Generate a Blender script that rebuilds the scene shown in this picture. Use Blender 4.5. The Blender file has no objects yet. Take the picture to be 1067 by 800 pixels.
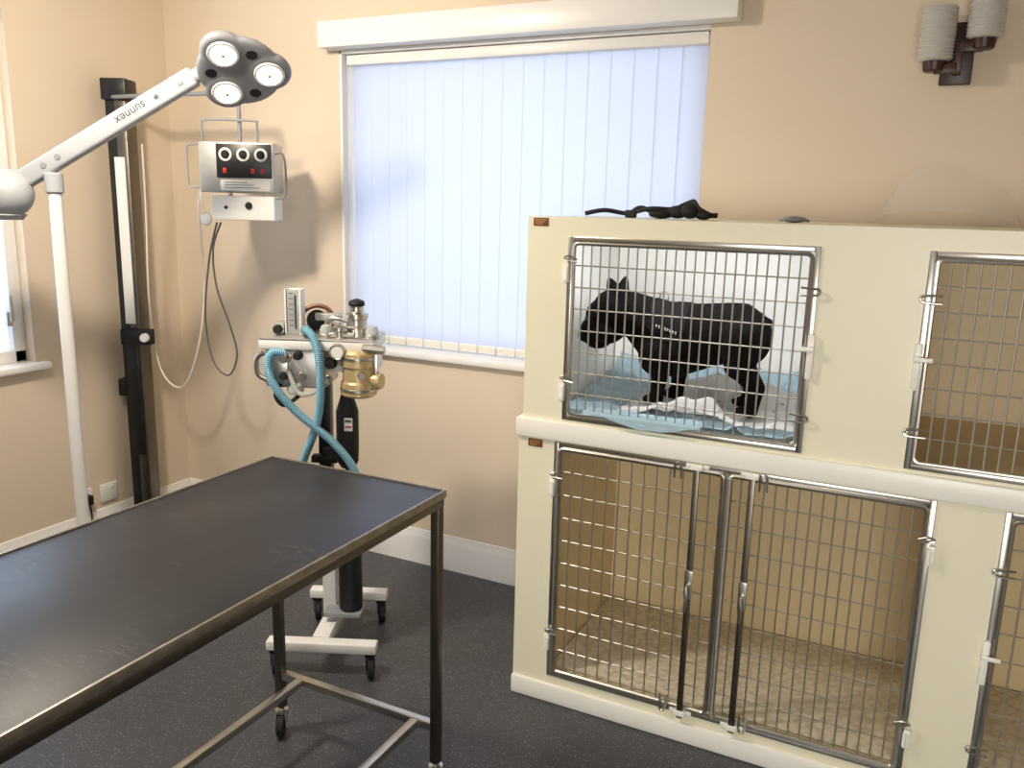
import bpy, bmesh, math, random
from mathutils import Vector, Matrix, Euler, noise
from mathutils.bvhtree import BVHTree
random.seed(4)
PI=math.pi
S=bpy.context.scene
COL=S.collection
try:
    S.view_settings.view_transform='Standard'
    S.view_settings.look='None'
except Exception as e: print(e)
# ------------------------------------------------------------ camera
f=880.0
yaw=math.radians(26.3); pit=math.radians(12.0); rol=math.radians(1.4)
CAM=Vector((0,0,1.6))
Fh=Vector((-math.sin(yaw),math.cos(yaw),0)); R0=Vector((math.cos(yaw),math.sin(yaw),0))
F=Fh*math.cos(pit)+Vector((0,0,-math.sin(pit))); U0=R0.cross(F)
Rv=R0*math.cos(rol)+U0*math.sin(rol); Uv=U0*math.cos(rol)-R0*math.sin(rol)
cd=bpy.data.cameras.new('camera'); cam=bpy.data.objects.new('camera',cd); COL.objects.link(cam)
cd.sensor_fit='HORIZONTAL'; cd.sensor_width=36; cd.lens=f/1067*36; cd.clip_start=0.02
M=Matrix((Rv,Uv,-F)).transposed().to_4x4(); M.translation=CAM
cam.matrix_world=M
S.camera=cam
def ray(px,py): return F+Rv*((px-533.5)/f)-Uv*((py-400)/f)
def onY(px,py,Y):
    d=ray(px,py); return CAM+d*(Y/d.y)
def onX(px,py,X):
    d=ray(px,py); return CAM+d*(X/d.x)
def onZ(px,py,Z):
    d=ray(px,py); return CAM+d*((Z-1.6)/d.z)

# ------------------------------------------------------------ materials
def lin(c):
    c=c/255.0
    return c/12.92 if c<=0.04045 else ((c+0.055)/1.055)**2.4
def rgb(r,g,b): return (lin(r),lin(g),lin(b),1)
def mat(name,col,rough=.5,metal=0.,nz=(8,.06),bump=None,**kw):
    m=bpy.data.materials.new(name); m.use_nodes=True
    nt=m.node_tree; b=nt.nodes['Principled BSDF']
    b.inputs['Roughness'].default_value=rough; b.inputs['Metallic'].default_value=metal
    c=rgb(*col)
    tc=nt.nodes.new('ShaderNodeTexCoord')
    n=nt.nodes.new('ShaderNodeTexNoise'); n.inputs['Scale'].default_value=nz[0]; n.inputs['Detail'].default_value=4
    nt.links.new(tc.outputs['Object'],n.inputs['Vector'])
    mx=nt.nodes.new('ShaderNodeMix'); mx.data_type='RGBA'
    mx.inputs[6].default_value=tuple(x*(1-nz[1]) for x in c[:3])+(1,)
    mx.inputs[7].default_value=tuple(min(1,x*(1+nz[1])) for x in c[:3])+(1,)
    nt.links.new(n.outputs[0],mx.inputs[0]); nt.links.new(mx.outputs[2],b.inputs['Base Color'])
    if bump:
        n2=nt.nodes.new('ShaderNodeTexNoise'); n2.inputs['Scale'].default_value=bump[0]; n2.inputs['Detail'].default_value=3
        nt.links.new(tc.outputs['Object'],n2.inputs['Vector'])
        bp=nt.nodes.new('ShaderNodeBump'); bp.inputs['Strength'].default_value=bump[1]; bp.inputs['Distance'].default_value=.002
        nt.links.new(n2.outputs[0],bp.inputs['Height']); nt.links.new(bp.outputs[0],b.inputs['Normal'])
    for k,v in kw.items():
        b.inputs[k.replace('_',' ')].default_value=v
    return m
def emis(name,col,st):
    m=mat(name,col,.4); b=m.node_tree.nodes['Principled BSDF']
    b.inputs['Emission Color'].default_value=rgb(*col); b.inputs['Emission Strength'].default_value=st
    return m
m_wall=mat('wall_paint',(219,203,181),.75,nz=(1.5,.03),bump=(60,.25))
m_ceil=mat('ceiling_paint',(238,232,220),.8,nz=(2,.02))
m_white=mat('white_gloss_paint',(236,234,231),.35,nz=(3,.02))
m_plast=mat('white_plastic',(230,228,224),.4,nz=(5,.02))
m_lamp=mat('lamp_grey_plastic',(168,171,176),.4,nz=(5,.02))
m_lampd=mat('lamp_shell_grey',(138,140,145),.35,nz=(5,.03))
m_shade=mat('ribbed_shade_glass',(196,193,188),.35,nz=(5,.03))
m_steel=mat('stainless_steel',(198,194,186),.3,1,nz=(30,.08))
m_alu=mat('brushed_aluminium',(190,188,183),.4,.7,nz=(30,.05))
m_wire=mat('steel_wire',(206,200,188),.38,.9,nz=(30,.1))
m_steeld=mat('dull_steel_tube',(112,106,98),.38,1,nz=(20,.15))
m_trim=mat('worn_edge_trim',(160,152,140),.35,.85,nz=(40,.4))
m_black=mat('black_paint',(22,22,24),.4,nz=(10,.2))
m_rub=mat('black_rubber',(18,18,19),.7,nz=(10,.2))
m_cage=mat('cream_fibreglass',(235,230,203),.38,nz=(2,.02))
m_inner_shade=mat('cream_interior_shaded',(224,205,160),.45,nz=(2,.03))  # cream interior painted tan, its shade put into the colour
m_inner_lit=mat('kennel_interior_lightened',(240,238,232),.5,nz=(2,.02))  # whitened colour so the upper kennel interior looks better lit
m_cagew=mat('kennel_white_trim',(240,238,228),.35,nz=(3,.02))
m_brass=mat('brass_canister',(206,184,138),.32,.4,nz=(15,.12))
m_copper=mat('brown_ring',(105,72,55),.35,.4,nz=(15,.1))
m_blue=mat('blue_hose',(120,172,196),.45,nz=(20,.06))
m_clear=mat('clear_acrylic',(225,228,225),.15,nz=(5,.02),Transmission_Weight=.55,IOR=1.3)
m_dwood=mat('dark_wood',(58,32,24),.4,nz=(25,.2))
m_fur=mat('black_fur',(11,10,11),.9,nz=(60,.4),bump=(350,.4),Specular_IOR_Level=.12)
m_eye=mat('dark_eye',(30,18,12),.08)
m_nose=mat('dog_nose',(10,10,11),.3)
m_cloth=mat('black_webbing',(17,17,19),.75,bump=(300,.5))
m_harn=mat('black_harness_fabric',(10,10,12),.85,bump=(300,.3),Specular_IOR_Level=.2)
m_pad=mat('pale_blue_pad',(204,229,240),.8,nz=(30,.06),bump=(120,.4))
m_tag=mat('brown_tag',(120,62,40),.5,nz=(60,.25))
m_gold=mat('gold_print',(205,170,95),.4,.5)
m_red=mat('red_mark',(190,40,35),.5)
m_green=mat('green_label',(60,110,70),.5)
m_wcable=mat('white_cable',(225,218,205),.5)
m_gcable=mat('grey_cable',(95,92,88),.5)
m_text=mat('printed_grey',(70,73,77),.6)
m_led=emis('led_lens',(255,247,230),4.0)
m_ledr=mat('led_ring',(215,190,130),.3,.3)
m_panel=mat('monitor_panel_black',(30,30,32),.35)
m_pale=mat('pale_lettering',(170,170,168),.6)

def floor_mat():
    m=mat('speckled_dark_vinyl',(68,69,73),.42,nz=(6,.1),bump=(140,.4))
    nt=m.node_tree; b=nt.nodes['Principled BSDF']
    src=b.inputs['Base Color'].links[0].from_socket
    tc=nt.nodes.new('ShaderNodeTexCoord')
    v=nt.nodes.new('ShaderNodeTexVoronoi'); v.inputs['Scale'].default_value=130
    nt.links.new(tc.outputs['Object'],v.inputs['Vector'])
    sep=nt.nodes.new('ShaderNodeSeparateColor'); nt.links.new(v.outputs['Color'],sep.inputs[0])
    lt=nt.nodes.new('ShaderNodeMath'); lt.operation='LESS_THAN'; lt.inputs[1].default_value=.25
    nt.links.new(v.outputs['Distance'],lt.inputs[0])
    g=nt.nodes.new('ShaderNodeMath'); g.operation='GREATER_THAN'; g.inputs[1].default_value=.55
    nt.links.new(sep.outputs[0],g.inputs[0])
    mu=nt.nodes.new('ShaderNodeMath'); mu.operation='MULTIPLY'
    nt.links.new(lt.outputs[0],mu.inputs[0]); nt.links.new(g.outputs[0],mu.inputs[1])
    mx=nt.nodes.new('ShaderNodeMix'); mx.data_type='RGBA'
    nt.links.new(mu.outputs[0],mx.inputs[0]); nt.links.new(src,mx.inputs[6]); mx.inputs[7].default_value=rgb(132,133,136)
    nt.links.new(mx.outputs[2],b.inputs['Base Color'])
    return m
m_floor=floor_mat()
def top_mat():
    m=mat('scuffed_black_tabletop',(29,30,38),.34,nz=(4,.15))
    nt=m.node_tree; b=nt.nodes['Principled BSDF']
    tc=nt.nodes.new('ShaderNodeTexCoord')
    src=b.inputs['Base Color'].links[0].from_socket
    mask=None
    for i,(sc,rz,w) in enumerate([((2.,40.,1.),.5,.015),((2.,34.,1.),-.7,.015),((1.5,46.,1.),1.4,.012)]):
        mp=nt.nodes.new('ShaderNodeMapping'); mp.inputs['Rotation'].default_value=(0,0,rz); mp.inputs['Scale'].default_value=sc
        mp.inputs['Location'].default_value=(i*3.1,i*1.7,0)
        nt.links.new(tc.outputs['Object'],mp.inputs[0])
        n=nt.nodes.new('ShaderNodeTexNoise'); n.inputs['Scale'].default_value=2.2; n.inputs['Detail'].default_value=2
        nt.links.new(mp.outputs[0],n.inputs['Vector'])
        a=nt.nodes.new('ShaderNodeMath'); a.operation='SUBTRACT'; a.inputs[1].default_value=.5; nt.links.new(n.outputs[0],a.inputs[0])
        a2=nt.nodes.new('ShaderNodeMath'); a2.operation='ABSOLUTE'; nt.links.new(a.outputs[0],a2.inputs[0])
        l=nt.nodes.new('ShaderNodeMath'); l.operation='LESS_THAN'; l.inputs[1].default_value=w*.5; nt.links.new(a2.outputs[0],l.inputs[0])
        if mask is None: mask=l
        else:
            mm=nt.nodes.new('ShaderNodeMath'); mm.operation='MAXIMUM'; nt.links.new(mask.outputs[0],mm.inputs[0]); nt.links.new(l.outputs[0],mm.inputs[1]); mask=mm
    n=nt.nodes.new('ShaderNodeTexNoise'); n.inputs['Scale'].default_value=3.5; n.inputs['Detail'].default_value=5; nt.links.new(tc.outputs['Object'],n.inputs['Vector'])
    r=nt.nodes.new('ShaderNodeMapRange'); r.inputs[1].default_value=.5; r.inputs[2].default_value=.7; r.inputs[4].default_value=.45; nt.links.new(n.outputs[0],r.inputs[0])
    q=nt.nodes.new('ShaderNodeMath'); q.operation='MULTIPLY'; nt.links.new(mask.outputs[0],q.inputs[0]); nt.links.new(r.outputs[0],q.inputs[1])
    mx=nt.nodes.new('ShaderNodeMix'); mx.data_type='RGBA'
    nt.links.new(q.outputs[0],mx.inputs[0]); nt.links.new(src,mx.inputs[6]); mx.inputs[7].default_value=rgb(125,120,118)
    nt.links.new(mx.outputs[2],b.inputs['Base Color'])
    r2=nt.nodes.new('ShaderNodeMapRange'); r2.inputs[3].default_value=.28; r2.inputs[4].default_value=.5; nt.links.new(n.outputs[0],r2.inputs[0])
    nt.links.new(r2.outputs[0],b.inputs['Roughness'])
    return m
m_top=top_mat()
def slat_mat(name,col,t=.6):
    m=mat(name,col,.8,nz=(90,.03)); nt=m.node_tree; b=nt.nodes['Principled BSDF']; out=nt.nodes['Material Output']
    tr=nt.nodes.new('ShaderNodeBsdfTranslucent'); tr.inputs[0].default_value=rgb(*col)
    ms=nt.nodes.new('ShaderNodeMixShader'); ms.inputs[0].default_value=t
    nt.links.new(b.outputs[0],ms.inputs[1]); nt.links.new(tr.outputs[0],ms.inputs[2]); nt.links.new(ms.outputs[0],out.inputs[0])
    return m
m_slat=slat_mat('blind_fabric',(216,220,232),.68)
m_pane=slat_mat('frosted_pane',(225,232,240),.7)
def sheer():
    m=mat('clear_film',(235,232,225),.2); nt=m.node_tree; b=nt.nodes['Principled BSDF']; out=nt.nodes['Material Output']
    tr=nt.nodes.new('ShaderNodeBsdfTransparent')
    ms=nt.nodes.new('ShaderNodeMixShader'); ms.inputs[0].default_value=.78
    nt.links.new(b.outputs[0],ms.inputs[1]); nt.links.new(tr.outputs[0],ms.inputs[2]); nt.links.new(ms.outputs[0],out.inputs[0])
    return m
m_film=sheer()
def blanket_mat():
    m=mat('white_fleece_grey_spots',(242,240,238),.9,bump=(160,.6)); nt=m.node_tree; b=nt.nodes['Principled BSDF']
    tc=nt.nodes.new('ShaderNodeTexCoord'); v=nt.nodes.new('ShaderNodeTexVoronoi'); v.inputs['Scale'].default_value=24
    nt.links.new(tc.outputs['Object'],v.inputs['Vector'])
    lt=nt.nodes.new('ShaderNodeMath'); lt.operation='LESS_THAN'; lt.inputs[1].default_value=.2; nt.links.new(v.outputs['Distance'],lt.inputs[0])
    mx=nt.nodes.new('ShaderNodeMix'); mx.data_type='RGBA'; src=b.inputs['Base Color'].links[0].from_socket
    nt.links.new(lt.outputs[0],mx.inputs[0]); nt.links.new(src,mx.inputs[6]); mx.inputs[7].default_value=rgb(190,188,193)
    nt.links.new(mx.outputs[2],b.inputs['Base Color']); return m
m_blank=blanket_mat()
def mesh_mat():
    m=mat('kennel_floor_mat',(232,224,202),.7); nt=m.node_tree; b=nt.nodes['Principled BSDF']
    tc=nt.nodes.new('ShaderNodeTexCoord'); v=nt.nodes.new('ShaderNodeTexVoronoi'); v.inputs['Scale'].default_value=45
    nt.links.new(tc.outputs['Object'],v.inputs['Vector'])
    mx=nt.nodes.new('ShaderNodeMix'); mx.data_type='RGBA'
    mr=nt.nodes.new('ShaderNodeMapRange'); mr.inputs[1].default_value=.35; mr.inputs[2].default_value=.8; nt.links.new(v.outputs['Distance'],mr.inputs[0])
    src=b.inputs['Base Color'].links[0].from_socket
    nt.links.new(mr.outputs[0],mx.inputs[0]); nt.links.new(src,mx.inputs[6]); mx.inputs[7].default_value=rgb(208,198,172)
    nt.links.new(mx.outputs[2],b.inputs['Base Color']); return m
m_kfl=mesh_mat()

# ------------------------------------------------------------ mesh helpers
FR={}
def nb(): return bmesh.new()
def rootof(o):
    while o.parent: o=o.parent
    return o
def obj(name,bm,m,parent=None,world=False,ang=35,kind=None,label=None):
    if world and parent is not None: bm.transform(FR[rootof(parent)].inverted())
    bmesh.ops.recalc_face_normals(bm,faces=bm.faces)
    me=bpy.data.meshes.new(name); bm.to_mesh(me); bm.free()
    for p in me.polygons: p.use_smooth=True
    me.set_sharp_from_angle(angle=math.radians(ang))
    ms=m if isinstance(m,(list,tuple)) else [m]
    for k in ms: me.materials.append(k)
    o=bpy.data.objects.new(name,me); COL.objects.link(o)
    if parent: o.parent=parent
    if kind: o['kind']=kind
    if label: o['label']=label
    return o
def tag(o,label,cat,group=None):
    o['label']=label; o['category']=cat
    if group: o['group']=group
    FR[o]=Matrix.Identity(4)
    return o
def thing(name,label,cat,loc=(0,0,0),rz=0,group=None):
    o=bpy.data.objects.new(name,None); COL.objects.link(o); o.empty_display_size=.05
    o.location=loc; o.rotation_euler=(0,0,rz); o['label']=label; o['category']=cat
    if group: o['group']=group
    FR[o]=Matrix.Translation(loc)@Matrix.Rotation(rz,4,'Z')
    return o
def merge(bm,t,Mx=None):
    if Mx is not None: t.transform(Mx)
    me=bpy.data.meshes.new('t'); t.to_mesh(me); t.free(); bm.from_mesh(me); bpy.data.meshes.remove(me)
def box(bm,c,s,rot=None,bev=0,seg=2):
    t=bmesh.new(); bmesh.ops.create_cube(t,size=1); bmesh.ops.scale(t,vec=s,verts=t.verts)
    if bev>0: bmesh.ops.bevel(t,geom=t.edges[:],offset=min(bev,min(s)*.49),segments=seg,affect='EDGES',profile=.5)
    Mx=Matrix.Translation(c)
    if rot is not None: Mx=Mx@(rot.to_4x4() if not isinstance(rot,Matrix) or len(rot)==3 else rot)
    merge(bm,t,Mx); return bm
def bx(bm,x0,x1,y0,y1,z0,z1,bev=0): return box(bm,((x0+x1)/2,(y0+y1)/2,(z0+z1)/2),(abs(x1-x0),abs(y1-y0),abs(z1-z0)),None,bev)
def axm(d):
    d=Vector(d).normalized(); return d.to_track_quat('Z','Y').to_matrix().to_4x4()
def lathe(bm,prof,p=(0,0,0),d=(0,0,1),seg=24):
    t=bmesh.new(); rings=[]
    for r,z in prof:
        if r<1e-6: rings.append([t.verts.new((0,0,z))])
        else: rings.append([t.verts.new((r*math.cos(2*PI*i/seg),r*math.sin(2*PI*i/seg),z)) for i in range(seg)])
    for a,b in zip(rings,rings[1:]):
        for i in range(seg):
            j=(i+1)%seg
            if len(a)==1 and len(b)==1: continue
            if len(a)==1: t.faces.new((a[0],b[j],b[i]))
            elif len(b)==1: t.faces.new((a[i],a[j],b[0]))
            else: t.faces.new((a[i],a[j],b[j],b[i]))
    merge(bm,t,Matrix.Translation(p)@axm(d)); return bm
def cyl(bm,p0,p1,r0,r1=None,seg=20,bev=0):
    p0=Vector(p0);p1=Vector(p1); L=(p1-p0).length; r1=r0 if r1 is None else r1
    b=min(bev,L*.4)
    pr=[(0,0),(r0-b,0),(r0,b),(r1,L-b),(r1-b,L),(0,L)] if b>0 else [(0,0),(r0,0),(r1,L),(0,L)]
    return lathe(bm,pr,p0,p1-p0,seg)
def ball(bm,c,r,sc=(1,1,1),rot=None,sub=3):
    t=bmesh.new(); bmesh.ops.create_icosphere(t,subdivisions=sub,radius=r); bmesh.ops.scale(t,vec=sc,verts=t.verts)
    Mx=Matrix.Translation(c)
    if rot is not None: Mx=Mx@rot
    merge(bm,t,Mx); return bm
def crom(P,n=10,closed=False):
    P=[Vector(p) for p in P]; out=[]
    k=len(P)
    for i in range(k if closed else k-1):
        if closed: a,b,c,d=P[(i-1)%k],P[i],P[(i+1)%k],P[(i+2)%k]
        else: a,b,c,d=P[max(0,i-1)],P[i],P[i+1],P[min(k-1,i+2)]
        for j in range(n):
            t=j/n
            out.append(.5*((2*b)+(-a+c)*t+(2*a-5*b+4*c-d)*t*t+(-a+3*b-3*c+d)*t**3))
    if not closed: out.append(P[-1])
    return out
def resample(P,step):
    out=[P[0]]; acc=0
    for a,b in zip(P,P[1:]):
        L=(b-a).length
        if L<1e-9: continue
        t=step-acc
        while t<=L: out.append(a.lerp(b,t/L)); t+=step
        acc=(acc+L)%step if True else 0
    return out
def tube(bm,P,r,seg=8,closed=False,flat=1.0):
    P=[Vector(p) for p in P]; k=len(P); rf=r if callable(r) else (lambda i:r)
    T=[]
    for i in range(k):
        if closed: t=P[(i+1)%k]-P[(i-1)%k]
        else: t=P[min(k-1,i+1)]-P[max(0,i-1)]
        T.append(t.normalized() if t.length>0 else Vector((0,0,1)))
    n=T[0].orthogonal().normalized(); rings=[]
    for i in range(k):
        n=(n-T[i]*n.dot(T[i])); n=n.normalized() if n.length>1e-6 else T[i].orthogonal().normalized()
        b=T[i].cross(n); rr=rf(i)
        rings.append([bm.verts.new(P[i]+n*(rr*math.cos(2*PI*j/seg))+b*(rr*flat*math.sin(2*PI*j/seg))) for j in range(seg)])
    for i in range(k if closed else k-1):
        A=rings[i];B=rings[(i+1)%k]
        for j in range(seg): bm.faces.new((A[j],A[(j+1)%seg],B[(j+1)%seg],B[j]))
    if not closed:
        bm.faces.new(rings[0][::-1]); bm.faces.new(rings[-1])
    return bm
def hose(bm,P,r=.011,pitch=.0065,am=.08):
    Q=resample(crom(P,12),pitch/4)
    return tube(bm,Q,lambda i:r*(1+am*math.cos(i*PI/2)),10)
def textmesh(body,size,ext=.0006):
    cu=bpy.data.curves.new('tx','FONT'); cu.body=body; cu.size=size; cu.align_x='CENTER'; cu.align_y='CENTER'; cu.extrude=ext
    to=bpy.data.objects.new('tx',cu); COL.objects.link(to); bpy.context.view_layer.update()
    tm=bpy.data.meshes.new_from_object(to.evaluated_get(bpy.context.evaluated_depsgraph_get())); bpy.data.objects.remove(to)
    b=nb(); b.from_mesh(tm); return b

# ------------------------------------------------------------ room
YB=3.045
XL=onY(176,120,YB).x
ZC=2.62; XR=1.7; YF=-1.3
def struct(name,bm,m,parent=None): 
    o=obj(name,bm,m,parent,kind='structure'); return o
b=nb(); bx(b,XL-.2,XR+.2,YF-.2,YB+.3,-.1,0); struct('floor',b,m_floor)
b=nb(); bx(b,XL-.2,XR+.2,YF-.2,YB+.3,ZC,ZC+.1); struct('ceiling',b,m_ceil)
wx0=onY(357,250,YB).x; wx1=onY(729,140,YB).x+.015
wz0=onY(450,368,YB).z; wz1=onY(400,50,YB).z
b=nb(); T=.22
bx(b,XL-.2,wx0,YB,YB+T,0,ZC); bx(b,wx1,XR+.2,YB,YB+T,0,ZC); bx(b,wx0,wx1,YB,YB+T,0,wz0); bx(b,wx0,wx1,YB,YB+T,wz1,ZC)
struct('wall_back',b,m_wall)
ly1=onX(25,250,XL).y; ly0=ly1-1.2; lz0=onX(40,377,XL).z; lz1=2.3
b=nb()
bx(b,XL-T,XL,YF-.2,ly0,0,ZC); bx(b,XL-T,XL,ly1,YB,0,ZC); bx(b,XL-T,XL,ly0,ly1,0,lz0); bx(b,XL-T,XL,ly0,ly1,lz1,ZC)
struct('wall_left',b,m_wall)
b=nb(); bx(b,XR,XR+.1,YF-.2,YB,0,ZC); struct('wall_right',b,m_wall)
b=nb(); bx(b,XL,XR,YF-.1,YF,0,ZC); struct('wall_front',b,m_wall)
def skirt(name,ax,a,c0,c1):
    b=nb(); prof=[(0,0),(.018,0),(.018,.115),(.014,.128),(.009,.14),(.006,.155),(0,.158)]
    A=[];B=[]
    for d,z in prof:
        if ax=='y': A.append(b.verts.new((c0,a-d,z))); B.append(b.verts.new((c1,a-d,z)))
        else: A.append(b.verts.new((a+d,c0,z))); B.append(b.verts.new((a+d,c1,z)))
    for i in range(len(prof)-1): b.faces.new((A[i],A[i+1],B[i+1],B[i]))
    struct(name,b,m_white)
skirt('baseboard_back','y',YB,XL,XR); skirt('baseboard_left','x',XL,YF,YB-.018)
b=nb(); fw=.05; fy0=YB+.13; fy1=YB+.19
bx(b,wx0,wx0+fw,fy0,fy1,wz0,wz1,.006); bx(b,wx1-fw,wx1,fy0,fy1,wz0,wz1,.006); bx(b,wx0+fw,wx1-fw,fy0,fy1,wz0,wz0+fw,.006); bx(b,wx0+fw,wx1-fw,fy0,fy1,wz1-fw,wz1,.006)
xm=(wx0+wx1)/2
w1=struct('window_1',b,m_white)
b=nb(); bx(b,wx0+fw,wx1-fw,fy0+.02,fy0+.025,wz0+fw,wz1-fw)
m_glass=mat('window_glass',(235,242,250),.05)
nt=m_glass.node_tree; tr=nt.nodes.new('ShaderNodeBsdfTransparent'); ms=nt.nodes.new('ShaderNodeMixShader'); ms.inputs[0].default_value=.92
nt.links.new(nt.nodes['Principled BSDF'].outputs[0],ms.inputs[1]); nt.links.new(tr.outputs[0],ms.inputs[2]); nt.links.new(ms.outputs[0],nt.nodes['Material Output'].inputs[0])
struct('window_pane',b,m_glass,w1)
b=nb(); bx(b,wx0-.04,wx1+.04,YB-.035,YB+.13,wz0-.028,wz0+.002,.008); struct('window_sill',b,m_white,w1)
b=nb(); bx(b,wx0,wx0+.012,YB-.002,YB+.13,wz0,wz1); bx(b,wx0,wx1,YB-.002,YB+.13,wz1-.012,wz1); struct('window_reveal',b,m_white,w1)
yp=YB-.08
px0=onY(330,35,yp).x; px1=onY(769,10,yp).x; pz0=onY(330,50,yp).z; pz1=onY(330,22,yp).z
b=nb(); bx(b,px0,px1,yp,YB,pz0,pz1,.006); struct('trim_1',b,m_white)
b=nb()
fx1=XL-.05; fx0=XL-.11
bx(b,fx0,fx1,ly1-.055,ly1,lz0,lz1,.006); bx(b,fx0,fx1,ly0,ly0+.055,lz0,lz1,.006); bx(b,fx0,fx1,ly0,ly1,lz0,lz0+.055,.006); bx(b,fx0,fx1,ly0,ly1,lz1-.055,lz1,.006)
w2=struct('window_2',b,m_white)
b=nb(); bx(b,fx0+.02,fx0+.03,ly0+.01,ly1-.01,lz0+.01,lz1-.01); struct('window_pane',b,m_pane,w2)
b=nb(); bx(b,XL-.13,XL+.04,ly0-.04,ly1+.05,lz0-.03,lz0+.001,.008); struct('window_sill',b,m_white,w2)
b=nb(); bx(b,fx1,fx1+.02,ly1-.085,ly1-.06,lz0+.16,lz0+.22,.004); cyl(b,(fx1+.03,ly1-.07,lz0+.18),(fx1+.03,ly1-.07,lz0+.29),.008,.007,12,.003); cyl(b,(fx1,ly1-.07,lz0+.19),(fx1+.035,ly1-.07,lz0+.19),.007,.007,12)
struct('window_handle',b,m_steel,w2)

# vertical blind
bl=thing('vertical_blind','closed white vertical slat blind hanging in the window recess','blind',((wx0+wx1)/2,YB+.06,wz0))
b=nb(); bx(b,wx0+.02,wx1-.01,YB+.02,YB+.085,wz1-.055,wz1-.014,.004); obj('head_rail',b,m_plast,bl,True)
b=nb(); ns=17; sw=(wx1-wx0-.05)/ns
for i in range(ns):
    cx=wx0+.03+sw*(i+.5); a=math.radians(4+random.uniform(-1.5,1.5)); hw=sw*.52
    zt=wz1-.05; zb=wz0+.035
    n=6; rows=[]
    for z in (zt,zb):
        row=[]
        for j in range(n+1):
            u=(j/n*2-1)*hw; bow=.0015*(1-(u/hw)**2)
            row.append(b.verts.new((cx+u*math.cos(a),YB+.062+u*math.sin(a)-bow,z)))
        rows.append(row)
    for j in range(n): b.faces.new((rows[0][j],rows[0][j+1],rows[1][j+1],rows[1][j]))
obj('slats',b,m_slat,bl,True)
b=nb()
for i in range(ns):
    cx=wx0+.03+sw*(i+.5); bx(b,cx-sw*.46,cx+sw*.46,YB+.047,YB+.053,wz0+.014,wz0+.048,.002)
obj('weights',b,m_cagew,bl,True)
b=nb()
P=[]
for i in range(ns*8+1):
    P.append((wx0+.03+sw*i/8,YB+.042,wz0+.020+.008*abs(math.sin(i*PI/4))))
tube(b,P,.0013,5)
tube(b,[(p[0],p[1]-.003,p[2]+.014) for p in P],.0012,5)
obj('bottom_chain',b,m_wcable,bl,True)
b=nb()
tube(b,crom([(wx0+.02,YB+.035,wz1-.05),(wx0+.018,YB+.03,wz0+.5),(wx0+.02,YB+.03,wz0+.1),(wx0+.026,YB+.03,wz0+.085),(wx0+.032,YB+.03,wz0+.1),(wx0+.03,YB+.03,wz0+.5),(wx0+.032,YB+.035,wz1-.05)],8),.0018,6)
obj('pull_cord',b,m_plast,bl,True)

# ------------------------------------------------------------ operating table
tz=.872; tx0=-1.652; tx1=-1.066; ty1=1.792; ty0=.32
t=thing('operating_table','long wheeled metal table with scuffed black top','table',((tx0+tx1)/2,(ty0+ty1)/2,0))
b=nb(); bx(b,tx0+.008,tx1-.008,ty0+.008,ty1-.008,tz-.02,tz,.002); obj('tabletop',b,m_top,t,True)
b=nb()
e=.007
for (x0,x1,y0,y1) in ((tx0,tx0+e,ty0,ty1),(tx1-e,tx1,ty0,ty1),(tx0+e,tx1-e,ty0,ty0+e),(tx0+e,tx1-e,ty1-e,ty1)): bx(b,x0,x1,y0,y1,tz-.018,tz+.003,.0015)
obj('edge_trim',b,m_trim,t,True)
b=nb(); q=.026; z1=tz-.018; z0=z1-.024
bx(b,tx0+.004,tx0+q,ty0,ty1-.004,z0,z1,.003); bx(b,tx1-q,tx1-.004,ty0,ty1-.004,z0,z1,.003); bx(b,tx0+q,tx1-q,ty1-q,ty1-.004,z0,z1,.003); bx(b,tx0+q,tx1-q,ty0,ty0+q,z0,z1,.003)
bx(b,tx0+q,tx1-q,(ty0+ty1)/2-.015,(ty0+ty1)/2+.015,z0,z1,.003)
obj('top_frame',b,m_steeld,t,True)
def castor(par,x,y,top,rw=.032,ang=0.,world=False,wm=None,fm=None):
    c=Vector((x,y,rw)); a=Vector((math.cos(ang),math.sin(ang),0)); off=a.cross(Vector((0,0,1)))*.02
    cc=c+off
    b=nb(); cyl(b,(x,y,2*rw+.004),(x,y,top),.009,.009,12)
    lathe(b,[(0,0),(.02,0),(.02,.008),(0,.01)],(x,y,2*rw+.002),(0,0,1),16)
    for s in (-1,1):
        box(b,(cc+c)/2+a*s*.014+Vector((0,0,rw*.55)),(.003,.03,rw*1.25),Matrix.Rotation(ang,3,'Z'),.001)
    ca=obj('castor',b,fm or m_steel,par,world)
    b=nb(); lathe(b,[(0,-.01),(rw*.6,-.01),(rw*.9,-.011),(rw,-.007),(rw,.007),(rw*.9,.011),(rw*.6,.01),(0,.01)],cc,a,20)
    obj('wheel',b,wm or m_rub,ca,world)
ins=.018
for (x,y) in ((tx0+ins,ty1-ins),(tx1-ins,ty1-ins),(tx0+ins,ty0+ins),(tx1-ins,ty0+ins)):
    b=nb(); bx(b,x-.013,x+.013,y-.013,y+.013,.085,z0+.002,.003); obj('leg',b,m_steeld,t,True)
    castor(t,x,y,.088,.033,random.uniform(-.5,.8),True)
zr=.195
for y in (ty1-ins,ty0+ins):
    b=nb(); bx(b,tx0+ins+.013,tx1-ins-.013,y-.0115,y+.0115,zr-.0115,zr+.0115,.002); obj('cross_rail',b,m_steel,t,True)
for x in (tx0+.1,tx1-.08):
    b=nb(); bx(b,x-.0115,x+.0115,ty0+ins+.0115,ty1-ins-.0115,zr-.0115,zr+.0115,.002); obj('floor_rail',b,m_steel,t,True)

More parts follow.
